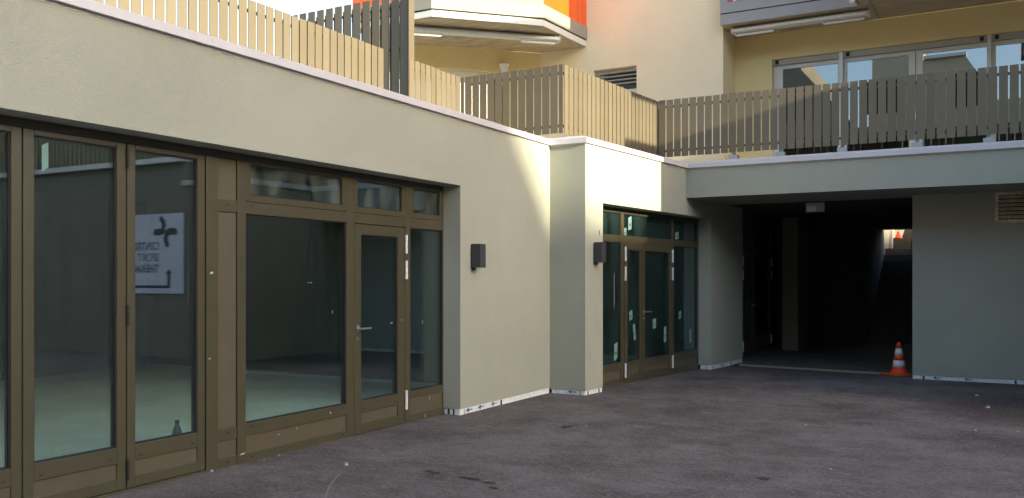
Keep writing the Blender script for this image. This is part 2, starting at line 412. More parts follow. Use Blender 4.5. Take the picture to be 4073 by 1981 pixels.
def leaf(parent, y0, y1, gy0, gy1, zt, gz1, name='folding_leaf', base=.02):
    # one casement frame: stiles and rails joined, pane and kick panel as sub-parts
    bm = bmesh.new()
    for b in ((y0, gy0, base, zt), (gy1, y1, base, zt), (gy0, gy1, base, .10), (gy0, gy1, .213, .327), (gy0, gy1, gz1, zt)):
        add_box(bm, D0, 0, *b)
    f = mesh_obj(name, bm, 'bronze', parent)
    md = f.modifiers.new('bevel', 'BEVEL'); md.width = .003; md.segments = 1
    pane(f, gy0, gy1, .327, gz1)
    boxes('kick_panel', [(D0, -.012, gy0, gy1, .10, .213)], 'bronze_panel', f)
    slot(f, gy0 + .05, .245); slot(f, gy1 - .05, .25)
    return f
leaf(shop, 1.87, 2.655, 1.95, 2.58, 2.52, 2.482)
L0 = leaf(shop, 2.662, 3.429, 2.745, 3.358, 2.52, 2.482)
L1 = leaf(shop, 3.437, 4.204, 3.512, 4.128, 2.52, 2.482)
L2 = leaf(shop, 4.213, 4.924, 4.281, 4.851, 2.52, 2.482)
for z0, z1 in ((2.334, 2.486), (1.201, 1.35), (.082, .231)):
    cyl('hinge', (.012, 4.2085, z0), (.012, 4.2085, z1), .011, 'gasket', L2)
frame_part(shop, 'head_rail', 1.86, 8.345, 2.522, 2.578)
frame_part(shop, 'sill', 1.86, 4.93, -.03, .016, x1=.012)
frame_part(shop, 'mullion', 4.934, 5.055, 0, 2.52, x1=.006)
for z0, z1 in ((.078, .218), (.316, 2.085), (2.186, 2.52)):
    boxes('infill_panel', [(D0, -.012, 5.055, 5.259, z0, z1)], 'bronze_panel', shop)
for z0, z1 in ((-.02, .078), (.218, .316), (2.085, 2.186)):
    frame_part(shop, 'cross_rail', 5.055, 5.259, z0, z1); slot(shop, 5.157, (z0 + z1) / 2 + .01)
frame_part(shop, 'mullion', 5.265, 5.358, 0.07, 2.52)
frame_part(shop, 'mullion', 6.655, 6.766, 0, 2.52)
frame_part(shop, 'mullion', 7.614, 7.706, 0, 2.52)
frame_part(shop, 'mullion', 8.330, 8.343, 0, 2.52)
# wide window
frame_part(shop, 'bottom_rail', 5.265, 6.655, -.03, .07)
boxes('kick_panel', [(D0, -.012, 5.358, 6.655, .07, .22)], 'bronze_panel', shop)
frame_part(shop, 'cross_rail', 5.358, 6.655, .22, .322); slot(shop, 5.43, .295); slot(shop, 6.6, .295); slot(shop, 5.43, .035); slot(shop, 6.6, .035)
pane(shop, 5.358, 6.655, .322, 2.083)
frame_part(shop, 'transom', 5.358, 6.655, 2.083, 2.183); slot(shop, 5.42, 2.155); slot(shop, 6.6, 2.155)
def toplight(y0, y1, gl='glassA2'):
    bm = bmesh.new()
    for b in ((y0, y0 + .055, 2.188, 2.52), (y1 - .055, y1, 2.188, 2.52), (y0 + .055, y1 - .055, 2.188, 2.242), (y0 + .055, y1 - .055, 2.505, 2.52)):
        add_box(bm, D0, -.004, *b)
    f = mesh_obj('top_light', bm, 'bronze', shop)
    pane(f, y0 + .055, y1 - .055, 2.242, 2.505, gl)
toplight(5.36, 6.652); toplight(6.772, 7.61); toplight(7.709, 8.328)
# glass door
frame_part(shop, 'transom', 6.766, 7.614, 2.083, 2.183); slot(shop, 6.82, 2.15); slot(shop, 7.56, 2.15)
door = leaf(shop, 6.772, 7.606, 6.878, 7.483, 2.076, 1.972, 'door', .005)
def lever(parent, y, z, L=.14, x=0.):
    bm = bmesh.new()
    add_box(bm, x, x + .009, y - .016, y + .016, z - .035, z + .035)
    add_cyl(bm, (x + .005, y, z), (x + .06, y, z), .010); add_cyl(bm, (x + .055, y - .008, z), (x + .055, y + L, z), .0095)
    mesh_obj('handle', bm, 'steel', parent, False)
    cyl('lock_cylinder', (x, y, z - .10), (x + .008, y, z - .10), .014, 'steel', parent)
lever(door, 6.822, 1.045)
def hinge(parent, y, z0, z1, x=.016):
    bm = bmesh.new(); h = (z1 - z0) / 3
    for k in range(3): add_cyl(bm, (x, y, z0 + k * h + .001), (x, y, z0 + (k + 1) * h - .001), .0155)
    mesh_obj('hinge', bm, 'alu', parent, False)
for z0, z1 in ((1.80, 2.0), (1.53, 1.727), (.148, .351)): hinge(door, 7.611, z0, z1)
# side light
frame_part(shop, 'transom', 7.706, 8.330, 2.078, 2.184); slot(shop, 7.76, 2.15); slot(shop, 8.28, 2.15)
pane(shop, 7.706, 8.330, .33, 2.078)
frame_part(shop, 'cross_rail', 7.706, 8.330, .254, .33)
boxes('kick_panel', [(D0, -.010, 7.706, 8.330, .082, .254)], 'bronze_panel', shop)
frame_part(shop, 'bottom_rail', 7.706, 8.330, -.03, .082)
# tape left on the frame
def tape(parent, y, z, w, h, rot=0., x=.0065, m='tape', xw=.0015):
    if m == 'tape': w *= .6; h *= .6
    bm = bmesh.new(); c, s = math.cos(rot), math.sin(rot)
    pts = [(-w / 2, -h / 2), (w / 2, -h / 2 * random.uniform(.6, 1)), (w / 2, h / 2), (-w / 2, h / 2 * random.uniform(.7, 1))]
    fr = [bm.verts.new((x + xw, y + u * c - v * s, z + u * s + v * c)) for u, v in pts]; bk = [bm.verts.new((x, a.co.y, a.co.z)) for a in fr]
    bm.faces.new(fr); bm.faces.new(bk[::-1])
    for i in range(4): bm.faces.new((fr[i], fr[(i + 1) % 4], bk[(i + 1) % 4], bk[i]))
    return mesh_obj('tape', bm, m, parent)
tape(shop, 4.985, 1.585, .055, .025, .25); tape(shop, 4.965, .90, .045, .012, .1); tape(shop, 5.315, .078, .075, .022, .05)
tape(shop, 6.42, .272, .03, .03, .4, .0005); tape(shop, 6.18, 1.50, .018, .018, 0, -.021); tape(shop, 6.14, 1.50, .035, .007, 0, -.021)
tape(shop, 7.40, 1.075, .07, .014, .05, -.021); tape(shop, 7.55, 1.10, .05, .012, .1, .0005); tape(shop, 7.96, 1.06, .008, .08, 0, -.021)
tape(shop, 6.47, 1.22, .008, .05, 0, -.021); tape(shop, 5.75, .17, .018, .018, .3, -.0115); tape(shop, 5.98, .19, .01, .03, .2, -.0115)
tape(shop, 8.08, .22, .012, .09, .05, -.0095); tape(shop, 7.98, .03, .015, .07, 0, .0005)
tape(L1, 3.60, 2.35, .045, .20, 0, -.0215, 'sticker')

# ================================================================== ENTRANCE B
ent = thing('entrance', 'bronze framed double door entrance with side lights and paper stickers on the glass', 'entrance', (-5.0130, 10.6029, 0), ANG_B)
frame_part(ent, 'head_rail', .483, 4.367, 2.49, 2.558)
for a, b in ((.483, .53), (1.452, 1.552), (3.239, 3.334), (4.30, 4.367)): frame_part(ent, 'mullion', a, b, -.06, 2.49)
for a, b in ((.53, 1.452), (3.334, 4.30)):
    frame_part(ent, 'bottom_rail', a, b, -.08, .055); boxes('kick_panel', [(D0, -.012, a, b, .055, .198)], 'bronze_panel', ent)
    frame_part(ent, 'cross_rail', a, b, .198, .302); pane(ent, a, b, .302, 2.06, 'glassB')
    frame_part(ent, 'transom', a, b, 2.06, 2.163); pane(ent, a, b, 2.163, 2.49, 'glassB')
frame_part(ent, 'transom', 1.552, 3.239, 2.063, 2.165); pane(ent, 1.552, 3.239, 2.165, 2.49, 'glassB')
def leafB(y0, y1, g0, g1):
    bm = bmesh.new()
    for b in ((y0, g0, -.02, 2.06), (g1, y1, -.02, 2.06), (g0, g1, -.02, .094), (g0, g1, .19, .296), (g0, g1, 1.955, 2.06)):
        add_box(bm, D0, .004, *b)
    f = mesh_obj('door', bm, 'bronze', ent)
    pane(f, g0, g1, .296, 1.955, 'glassB'); boxes('kick_panel', [(D0, -.01, g0, g1, .094, .19)], 'bronze_panel', f)
    return f
d1 = leafB(1.556, 2.145, 1.662, 2.06); d2 = leafB(2.153, 3.235, 2.247, 3.143)
lever(d2, 2.20, 1.02, .16, .004)
for z0, z1 in ((1.79, 2.0), (1.50, 1.71), (.07, .28)):
    hinge(d1, 1.556, z0, z1, .02); hinge(d2, 3.237, z0, z1, .02)
def sticker(y, z, w, h, rot=0.):
    t_ = tape(ent, y, z, w, h, rot, -.0215, 'sticker'); t_.name = 'sticker'
    tape(ent, y + .0, z - h * .1, w * .55, h * .18, rot, -.0198, 'print', .0008).name = 'sticker_print'
sticker(1.33, .47, .10, .27, -.02); sticker(1.81, .98, .11, .16, .1); sticker(1.93, .72, .07, .25, .18)
sticker(2.63, .82, .12, .16); sticker(3.03, .63, .09, .25); sticker(1.78, 2.36, .11, .22); sticker(1.62, 2.22, .09, .14)
sticker(3.62, .92, .10, .15); sticker(4.06, .55, .07, .26); sticker(3.50, 2.24, .14, .14)
tape(ent, 1.28, 1.35, .02, .55, 0, -.0215, 'glassB'.replace('glassB', 'dust'))
# dusty hand smears live in the glass material

# passage door (dark double door) in the passage
pd = thing('passage_door', 'dark glazed double door with steel hinges inside the covered passage', 'door', (-4.47, 0, 0))
for a, b in ((17.20, 17.34), (19.80, 19.98)): frame_part(pd, 'jamb', a, b, -.1, 2.5)
frame_part(pd, 'head_rail', 17.20, 19.98, 2.5, 2.84)
for y0, y1 in ((17.345, 18.08), (18.09, 19.795)):
    bm = bmesh.new()
    for b in ((y0, y0 + .11, -.03, 2.1), (y1 - .11, y1, -.03, 2.1), (y0 + .11, y1 - .11, -.03, .3), (y0 + .11, y1 - .11, 1.98, 2.1)): add_box(bm, D0, .0, *b)
    f = mesh_obj('door_leaf', bm, 'bronze', pd); pane(f, y0 + .11, y1 - .11, .3, 1.98, 'glassB')
    hy = y0 if y0 < 18 else y1
    for z0, z1 in ((1.785, 1.975), (1.5, 1.69), (.09, .29)): hinge(f, hy, z0, z1, .02)
    if y0 > 18: lever(f, y0 + .08, .98, .18)
pane(pd, 17.345, 19.795, 2.11, 2.5, 'glassB')
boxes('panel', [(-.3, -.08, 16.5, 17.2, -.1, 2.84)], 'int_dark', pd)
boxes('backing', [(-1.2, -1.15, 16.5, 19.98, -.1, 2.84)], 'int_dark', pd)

# ================================================================== interiors (seen through the glass)
ra = thing('shop_interior', 'bare unfurnished shop room with pale screed floor behind the shop front', 'room', (0, 0, 0), kind='structure')
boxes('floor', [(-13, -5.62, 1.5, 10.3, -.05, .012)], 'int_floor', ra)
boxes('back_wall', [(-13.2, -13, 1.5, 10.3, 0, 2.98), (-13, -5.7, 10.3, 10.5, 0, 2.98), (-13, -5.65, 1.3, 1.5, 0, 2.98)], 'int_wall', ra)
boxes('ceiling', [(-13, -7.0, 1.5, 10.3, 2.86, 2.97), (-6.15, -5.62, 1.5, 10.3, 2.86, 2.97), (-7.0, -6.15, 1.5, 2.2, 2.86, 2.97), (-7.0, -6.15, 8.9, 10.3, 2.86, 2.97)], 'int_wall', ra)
boxes('added_roof_light', [(-7.0, -6.15, 2.2, 8.9, 3.30, 3.32)], 'glassA', ra)  # added out of view to brighten the shop floor
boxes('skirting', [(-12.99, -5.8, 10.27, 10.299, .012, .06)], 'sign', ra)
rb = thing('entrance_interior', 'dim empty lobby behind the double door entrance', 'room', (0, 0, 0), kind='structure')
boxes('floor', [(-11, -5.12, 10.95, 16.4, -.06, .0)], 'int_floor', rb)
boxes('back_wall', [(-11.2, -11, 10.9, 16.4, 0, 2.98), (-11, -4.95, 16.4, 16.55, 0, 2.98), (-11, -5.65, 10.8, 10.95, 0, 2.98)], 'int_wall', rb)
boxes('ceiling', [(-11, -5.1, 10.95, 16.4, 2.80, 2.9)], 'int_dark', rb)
bt = thing('plastic_bottle', 'small dark plastic bottle standing on the floor behind the narrow glass leaf', 'bottle', (-6.15, 5.22, .012))
bt.location = (-6.10, 5.13, .012)
lathe('body', [(.040, 0), (.044, .02), (.044, .20), (.036, .24), (.020, .285), (.014, .30)], 'bottle', bt, seg=20)
lathe('cap', [(.016, .30), (.018, .302), (.018, .325), (.016, .328)], 'anthracite', bt, seg=16)

# ================================================================== WALL LAMPS
def wall_lamp(label, x, y, z, rz):
    t = thing('wall_lamp', label, 'lamp', (x, y, z), rz, 'box wall lamps')
    boxes('housing', [(.012, .132, .0, .125, 0, .27)], 'anthracite', t, bevel=.004)
    boxes('back_plate', [(.0, .012, .012, .113, -.01, .26)], 'anthracite', t)
    cyl('mount', (.03, .03, -.03), (.03, .03, .02), .022, 'gasket', t)
    boxes('lens', [(.03, .115, .018, .108, -.003, .002)], 'light_box', t)
wall_lamp('anthracite box lamp on the long shop wall, left of the wall step', XA, 8.558, 1.662, 0)
w2 = Bp(.21); wall_lamp('anthracite box lamp beside the double door entrance, right of the wall step', w2[0], w2[1], 1.748, ANG_B)

# ================================================================== FENCES
def unit_slat(w, z0, z1, th=.009):
    bm = bmesh.new()
    # folded sheet: face with two return flanges
    for b in ((-w / 2, w / 2, -th, -th + .003), (-w / 2, -w / 2 + .003, -th + .003, 0), (w / 2 - .003, w / 2, -th + .003, 0)):
        add_box(bm, b[0], b[1], b[2], b[3], z0, z1)
    bmesh.ops.recalc_face_normals(bm, faces=bm.faces)
    me = bpy.data.meshes.new('slat'); bm.to_mesh(me); bm.free(); me.materials.append(M['slat']); return me
SLAT = unit_slat(.112, 0, .96); TALL = unit_slat(.128, 0, 1.98)
def fence(name, label, p, q, gaps, z0=3.57, me=None, pitch=.132, posts=(), rails=(.11, .85), group='terrace slat fences', cat='fence', extra=()):
    p = Vector(p); q = Vector(q); d = (q - p); L = d.length; d.normalize(); rz = math.atan2(d.y, d.x)
    t = thing(name, label, cat, (p.x, p.y, 0), rz, group)
    me = me or SLAT
    for s in gaps:
        o = bpy.data.objects.new('slat', me); o.location = (s + pitch / 2, 0, z0 + random.uniform(-.003, .003)); o.rotation_euler = (0, 0, random.uniform(-.004, .004)); link(o, t)
    for r in rails:
        boxes('rail', [(0.02, L - .02, .026, .038, z0 + r - .02, z0 + r + .02)], 'slat', t)
    zt = z0 + rails[-1] + .05
    for s in posts:
        boxes('post', [(s - .022, s + .022, .04, .085, 3.29, zt)], 'galv', t)
        boxes('foot', [(s - .07, s + .07, .02, .13, 3.44, 3.535)], 'galv', t)
    return t
def arr(L, pitch=.132, ph=0.):
    n = int((L - ph) / pitch); return [ph + i * pitch for i in range(n)]
# fences are listed so that the outward face looks along the local -y axis
XF = -7.06; YF = 14.20
fence('slat_fence', 'long sunlit slat fence on the roof terrace at the upper left', (XF, 2.66), (XF, 9.23), arr(6.57, ph=.10), posts=(.9, 2.2, 3.5, 4.8, 6.1))
fence('slat_fence', 'short sunlit slat fence between the tall privacy screen and the terrace corner', (XF, 9.79), (XF, 11.13), arr(1.34, .1295), pitch=.1295, posts=(.7,))
rf = fence('slat_fence', 'dark shaded slat fence facing the courtyard above the wall step', (-7.0, 11.11), (-5.37, 11.11), arr(1.63, .129, .01), pitch=.129, posts=(.5, 1.2))
boxes('corner_plate', [(1.572, 1.632, -.009, .0, 3.57, 4.53)], 'slat', rf); boxes('corner_plate', [(-.055, .0, -.009, .0, 3.57, 4.53)], 'slat', rf)
fence('slat_fence', 'sunlit slat fence receding above the double door entrance', (-5.37, 11.11), (-5.096, 14.31), arr(3.21, .1325, .02), pitch=.1325, posts=(.6, 1.6, 2.6))
fence('slat_fence', 'long slat fence above the passage beam, half in shade', (-5.07, YF), (2.6, YF), arr(7.6, .1322, .0), pitch=.1322, posts=(1.26, 2.0, 2.93, 3.98, 4.906, 6.0, 7.0))
ps = fence('privacy_screen', 'tall dark slat privacy screen standing behind the terrace fence', (-9.28, 9.85), (-7.075, 9.85), arr(2.2, .1685, .015), z0=3.46, me=TALL, pitch=.1685, rails=(1.25, 1.83), posts=(.3, 1.2), group='privacy screens', cat='screen')
for q in arr(2.2, .1685, .1):
    o = bpy.data.objects.new('slat', TALL); o.location = (q + .084, .075, 3.40); link(o, ps)
o = bpy.data.objects.new('slat', TALL); o.location = (2.105, .0, 3.46); link(o, ps)
boxes('dark_rail', [(0.0, 2.15, .06, .10, 3.5, 3.56)], 'slat', ps)
e_ = bpy.data.objects.new('slat', TALL); e_.location = (2.205, .0, 3.46); link(e_, ps); e_.rotation_euler = (0, 0, R(90)); e_.location = (2.215, .0, 3.46)
boxes('corner_post', [(2.16, 2.205, .03, .075, 3.29, 5.4)], 'slat', ps)

# ================================================================== APARTMENT BUILDING
apt = thing('apartment_building', 'cream and yellow apartment block with coloured balconies behind the roof terrace', 'building', (0, 0, 0))
NA = (-10.6, 13.45); NBc = (-8.184, YD + .09)
bm = bmesh.new()
# D wall with window opening
wx0, wx1, wz0, wz1 = -7.015, -6.119, 4.3, 5.615
for b in ((-8.184, wx0, 3.28, 12), (wx1, -4.445, 3.28, 12), (wx0, wx1, 3.28, wz0), (wx0, wx1, wz1, 12)):
    add_box(bm, b[0], b[1], YD, YD + .3, b[2], b[3])
add_box(bm, -4.745, -4.4445, YD + .3, YE, 3.28, 12)
mesh_obj('cream_wall', bm, 'cream', apt)
bm = bmesh.new()
d45 = Vector((1, 1)).normalized()
def Np(s, off=0.):   # along the 45 degree niche wall, off = outwards
    a = Vector((-8.184, YD)); v = a - d45 * s + Vector((d45.y, -d45.x)) * off; return (v.x, v.y)
for s0, s1, z0, z1 in ((0, .75, 3.28, 6.1), (.75, 3.3, 5.66, 6.1), (3.3, 3.6, 3.28, 6.1)):
    add_prism(bm, [Np(s0), Np(s0, -.3), Np(s1, -.3), Np(s1)], z0, z1)
mesh_obj('niche_wall', bm, 'yellow', apt)
pv = Np(3.6); prism('side_wall', [pv, (pv[0] + .2, pv[1] + .3), (pv[0] + .2, 30), (pv[0], 30)], 3.28, 12, 'cream', apt)
prism('upper_wall', [Np(0, -.01), Np(3.6, -.01), Np(3.6, -.3), Np(0, -.3)], 6.5, 12, 'cream', apt)
# niche window: white frame, roller box
nw = prism('window', [Np(.752, -.10), Np(3.298, -.10), Np(3.298, -.17), Np(.752, -.17)], 5.53, 5.658, 'pvc', apt)
prism('frame', [Np(.752, -.08), Np(3.298, -.08), Np(3.298, -.15), Np(.752, -.15)], 5.44, 5.528, 'white', nw)
prism('pane', [Np(.8, -.11), Np(3.25, -.11), Np(3.25, -.13), Np(.8, -.13)], 3.5, 5.438, 'glassE', nw)
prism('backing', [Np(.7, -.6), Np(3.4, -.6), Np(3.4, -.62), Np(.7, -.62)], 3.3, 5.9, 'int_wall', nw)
# E wall with the window band
bm = bmesh.new()
for b in ((-4.445, -3.745, 3.28, 6.1), (-3.745, 4, 5.61, 6.1), (3.6, 4.2, 3.28, 5.61)): add_box(bm, b[0], b[1], YE, YE + .3, b[2], b[3])
mesh_obj('yellow_wall', bm, 'yellow', apt)
boxes('upper_wall', [(-4.44, 4.2, YE + .02, YE + .3, 6.5, 12)], 'cream', apt)
boxes('roof', [(-10.4, 4.2, YE + .3, 24, 11.7, 12), (-8.0, -4.76, YD + .3, YE + .3, 11.7, 12)], 'concrete', apt)
boxes('rear_wall', [(-10.4, 4.2, 23.7, 24, 3.28, 11.7)], 'cream', apt)
boxes('inner_floor', [(-4.4, 4.2, YE + .3, 23.7, 3.23, 3.3)], 'int_wall', apt)
boxes('inner_ceiling', [(-4.4, 4.2, YE + .3, 23.7, 5.75, 6.1)], 'int_wall', apt)
boxes('inner_wall', [(-4.4, 4.2, YE + 3.5, YE + 3.6, 3.3, 5.75)], 'int_wall', apt)
# window band E
def window(x0, x1, g0, g1, zt=5.43):
    y = YE + .10
    w = boxes('window', [(x0, g0, y, y + .07, 3.36, 5.50), (g1, x1, y, y + .07, 3.36, 5.50), (g0, g1, y, y + .07, zt, 5.50), (g0, g1, y, y + .07, 3.36, 3.45)], 'pvc', apt, bevel=.004)
    boxes('pane', [(g0, g1, y + .025, y + .045, 3.45, zt)], 'glassE', w)
    return w
wa = window(-3.742, -2.57, -3.57, -2.60); boxes('guide_rail', [(-2.568, -2.50, YE + .03, YE + .16, 3.36, 5.607)], 'white', apt)
window(-2.498, -1.315, -2.44, -1.42); window(-1.305, -.215, -1.20, -.222); boxes('guide_rail', [(-.213, -.155, YE + .03, YE + .16, 3.36, 5.607)], 'white', apt)
window(-.153, 1.2, -.085, 1.1); window(1.205, 2.4, 1.3, 2.3); window(2.405, 3.595, 2.5, 3.5)
for x0, x1 in ((-3.742, -2.57), (-2.498, -.215), (-.153, 3.595)):
    b_ = boxes('shutter_box', [(x0, x1, YE + .05, YE + .17, 5.505, 5.606)], 'blind', apt)
    for k in range(int((x1 - x0) / .8)):
        xx = x0 + .08 + k * (x1 - x0 - .16) / max(1, int((x1 - x0) / .8) - 1 or 1)
        boxes('bracket', [(xx - .03, xx + .03, YE + .035, YE + .049, 5.52, 5.59)], 'tar', b_)
# small window in D with a half lowered blind
dw = boxes('window', [(wx0, wx0 + .07, YD + .14, YD + .2, wz0, wz1), (wx1 - .05, wx1, YD + .14, YD + .2, wz0, wz1), (wx0 + .07, wx1 - .05, YD + .14, YD + .2, wz1 - .07, wz1), (wx0 + .07, wx1 - .05, YD + .12, YD + .2, 5.08, 5.20)], 'pvc', apt)
boxes('pane', [(wx0 + .07, wx1 - .05, YD + .16, YD + .18, 5.2, wz1 - .07), (wx0 + .07, wx1 - .05, YD + .16, YD + .18, wz0, 5.08)], 'glassE', dw)
for k in range(4):
    boxes('blind_slat', [(wx0 + .03, wx1 - .02, YD + .05, YD + .11, 5.535 - k * .075, 5.547 - k * .075)], 'blind', dw)
boxes('sticker', [(-6.56, -6.45, YD + .155, YD + .158, 5.215, 5.275)], 'sticker', dw)
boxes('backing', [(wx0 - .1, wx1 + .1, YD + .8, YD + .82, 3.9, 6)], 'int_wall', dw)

def slab_soffit(name, poly, parent):
    return prism(name, poly, SOF, SOF + .10, 'concrete', parent)
# balcony 1 (cut corner)
b1 = thing('balcony', 'cut corner balcony with glare-paled red and orange panels above the yellow niche', 'balcony', (-8, 14, SOF), 0, 'coloured balconies')
b1.location = (0, 0, 0)
P1 = [(-10.45, 12.758), (-8.70, 12.758), (-7.28, 14.215), (-7.20, YD - .004)]
slab_soffit('slab', [P1[0], P1[1], P1[2], P1[3], (-8.18, YD - .004), (-10.45, 13.62)], b1)
def ribbon(parent, name, pts, w0, w1, z0, z1, m):
    # vertical band following pts, offset outwards between w0 and w1
    pts = [Vector(p) for p in pts]; ns = []
    for a, b in zip(pts, pts[1:]):
        d = (b - a).normalized(); ns.append(Vector((d.y, -d.x)))
    for i, (a, b) in enumerate(zip(pts, pts[1:])):
        def off(k):
            if k == 0: return ns[0]
            if k == len(pts) - 1: return ns[-1]
            h = ns[k - 1] + ns[k]; return h / (1 + ns[k - 1].dot(ns[k]))
        oa, ob = off(i), off(i + 1)
        mm = m[i] if isinstance(m, (list, tuple)) else m
        prism(name, [tuple(a + oa * w0), tuple(a + oa * w1), tuple(b + ob * w1), tuple(b + ob * w0)], z0, z1, mm, parent)
ribbon(b1, 'slab_edge', P1, .002, .03, SOF + .004, SOF + .115, 'strip')
ribbon(b1, 'shadow_gap', P1, -.02, .012, SOF + .116, SOF + .138, 'tar')
ribbon(b1, 'fascia', P1, -.02, .05, SOF + .139, SOF + .385, 'fascia')
ribbon(b1, 'panel', P1, .01, .03, SOF + .387, SOF + 1.32, ['orange', 'pink', 'orange'])
ribbon(b1, 'top_rail', P1, -.02, .05, SOF + 1.322, SOF + 1.37, 'grey_fascia')
# balcony 2 (loggia front + projecting part)
b2 = thing('balcony', 'grey edged balcony with red panels above the terrace windows', 'balcony', (0, 0, 0), 0, 'coloured balconies')
slab_soffit('slab', [(-4.44, 15.74), (-2.07, 15.74), (-2.07, YE), (-4.44, YE)], b2)
prism('slab', [(-2.069, 14.5), (.4, 14.5), (.4, 12.3), (1.9, 12.3), (1.9, 14.5), (6.0, 14.5), (6.0, YE), (-2.069, YE)], SOF + .002, SOF + .10, 'concrete', b2)  # unseen forward arm and right end, shaped to keep sun off the walls
boxes('soffit_strip', [(-1.95, -1.90, 14.55, 16.6, SOF - .012, SOF + .001)], 'concrete', b2)
P2 = [(-4.44, 15.73), (-2.07, 15.73)]
ribbon(b2, 'lower_fascia', P2, .0, .03, SOF - .002, SOF + .185, 'grey_fascia')
ribbon(b2, 'shadow_gap', P2, -.02, .012, SOF + .186, SOF + .2, 'tar')
ribbon(b2, 'fascia', P2, -.02, .045, SOF + .201, SOF + .385, 'grey_fascia')
boxes('panel', [(-4.30, -2.11, 15.70, 15.72, SOF + .387, SOF + 1.3)], 'red', b2)
boxes('end_post', [(-4.44, -4.305, 15.69, 15.73, SOF + .387, SOF + 1.32)], 'grey_fascia', b2)
boxes('clip', [(-4.20, -4.14, 15.675, 15.698, SOF + .389, SOF + .43)], 'white', b2)
ribbon(b2, 'fascia', [(-2.09, 15.68), (-2.09, 14.48), (.38, 14.48), (.38, 12.28), (1.9, 12.28)], .0, .03, SOF + .004, SOF + .385, 'grey_fascia')
ribbon(b2, 'panel', [(-2.09, 15.66), (-2.09, 14.48), (.38, 14.48), (.38, 12.28), (1.9, 12.28)], .0, .02, SOF + .39, SOF + 1.95, 'red')  # height out of view set to shade the niche

boxes('added_shade_bay', [(-2.06, 1.9, 14.48, YE, SOF + 1.31, 12)], 'cream', b2)  # unseen volume added to block a sun patch on the cream wall
# awnings
def awning(label, p, q, z, m='white'):
    p = Vector(p); q = Vector(q); d = q - p; L = d.length; rz = math.atan2(d.y, d.x)
    t = thing('awning', label, 'awning', (p.x, p.y, z), rz, 'retracted awnings')
    bm = bmesh.new()
    pr = [(-.07, .0), (-.09, .03), (-.085, .075), (-.05, .1), (.05, .1), (.06, .05), (.04, .0)]
    a = [bm.verts.new((0, y, zz)) for y, zz in pr]; b = [bm.verts.new((L, y, zz)) for y, zz in pr]
    bm.faces.new(a); bm.faces.new(b[::-1])
    for i in range(len(pr)): bm.faces.new((a[i], a[(i + 1) % len(pr)], b[(i + 1) % len(pr)], b[i]))
    mesh_obj('cassette', bm, m, t)
    boxes('front_bar', [(.01, L - .01, -.12, -.096, .012, .06)], m, t, bevel=.004)
    for x0, x1 in ((.08, .72), (L - .72, L - .08)):
        boxes('folding_arm', [(x0, x1, -.04, .0, -.055, -.018)], m, t, bevel=.006)
        boxes('arm_joint', [(x0 - .03, x0, -.05, .01, -.05, -.002), (x1, x1 + .02, -.045, .005, -.05, -.012)], 'galv', t)
    for x in (-.012, L): boxes('end_cap', [(x, x + .012, -.1, .065, -.01, .105)], 'pvc', t)
awning('white retracted awning under the cut corner balcony', (-9.45, 12.86), (-7.30, 14.90), SOF - .125)
awning('white retracted awning under the grey balcony above the terrace windows', (-4.28, 15.97), (-1.96, 15.97), SOF - .125, 'pvc')
# cup lamp on the niche wall
ln = Np(.80, .0); cl = thing('niche_lamp', 'white cup shaped wall light on the yellow niche wall', 'lamp', (ln[0] + .08, ln[1] - .08, 5.62))
lathe('shade', [(.045, 0), (.085, .10), (.10, .17), (.104, .172), (.092, .172), (.04, .02)], 'white', cl, seg=20)
boxes('arm', [(-.075, 0., -.015, .015, .04, .07)], 'white', cl); cl.rotation_euler = (0, 0, R(-45))

# ================================================================== small things in the passage
cone = thing('traffic_cone', 'orange and white striped traffic cone on the floor at the passage mouth', 'traffic cone', (-1.47, 15.62, -.046), R(40))
boxes('base', [(-.21, .21, -.21, .21, .0, .028)], 'cone_base', cone, bevel=.01)
def cr(z): return .112 - (z - .07) * (.112 - .028) / .47
lathe('skirt', [(.150, .028), (.148, .045), (.120, .062), (cr(.07), .07), (cr(.135), .135)], 'cone', cone)
lathe('band', [(cr(.135) + .001, .1355), (cr(.245) + .001, .2445)], 'reflective', cone)
lathe('body', [(cr(.245), .245), (cr(.325), .325)], 'cone', cone)
lathe('band', [(cr(.325) + .001, .3255), (cr(.435) + .001, .4345)], 'reflective', cone)
lathe('tip', [(cr(.435), .435), (cr(.525), .525), (.022, .538), (.008, .54)], 'cone', cone)
lb = thing('emergency_light', 'small grey box light fixed under the passage ceiling', 'lamp', (-2.82, 15.85, CEIL))
boxes('housing', [(-.155, .155, -.03, .03, -.162, -.002)], 'light_box', lb, bevel=.006); boxes('lens', [(-.13, .02, -.034, -.0305, -.15, -.06)], 'white', lb)
gr = thing('louvre_grille', 'rusty slatted ventilation grille high on the passage wall', 'grille', (-.09, YR, 2.37))
bm = bmesh.new()
for b in ((0, .045, 0, .46), (.955, 1.0, 0, .46), (.045, .955, 0, .045), (.045, .955, .415, .46)): add_box(bm, b[0], b[1], -.03, -.001, b[2], b[3])
mesh_obj('frame', bm, 'grille', gr)
boxes('backing', [(.045, .955, -.006, -.002, .045, .415)], 'tar', gr)
for k in range(6):
    z = .062 + k * .06
    bm = bmesh.new(); pr = [(-.028, z), (-.028, z + .008), (-.008, z + .045), (-.008, z + .037)]
    a = [bm.verts.new((.05, y, zz)) for y, zz in pr]; b = [bm.verts.new((.95, y, zz)) for y, zz in pr]
    bm.faces.new(a); bm.faces.new(b[::-1])
    for i in range(4): bm.faces.new((a[i], a[(i + 1) % 4], b[(i + 1) % 4], b[i]))
    mesh_obj('slat', bm, 'rust', gr)
st = thing('staircase', 'dim concrete stairs rising to daylight at the back of the passage', 'stairs', (-2.86, 22.9, -.05))
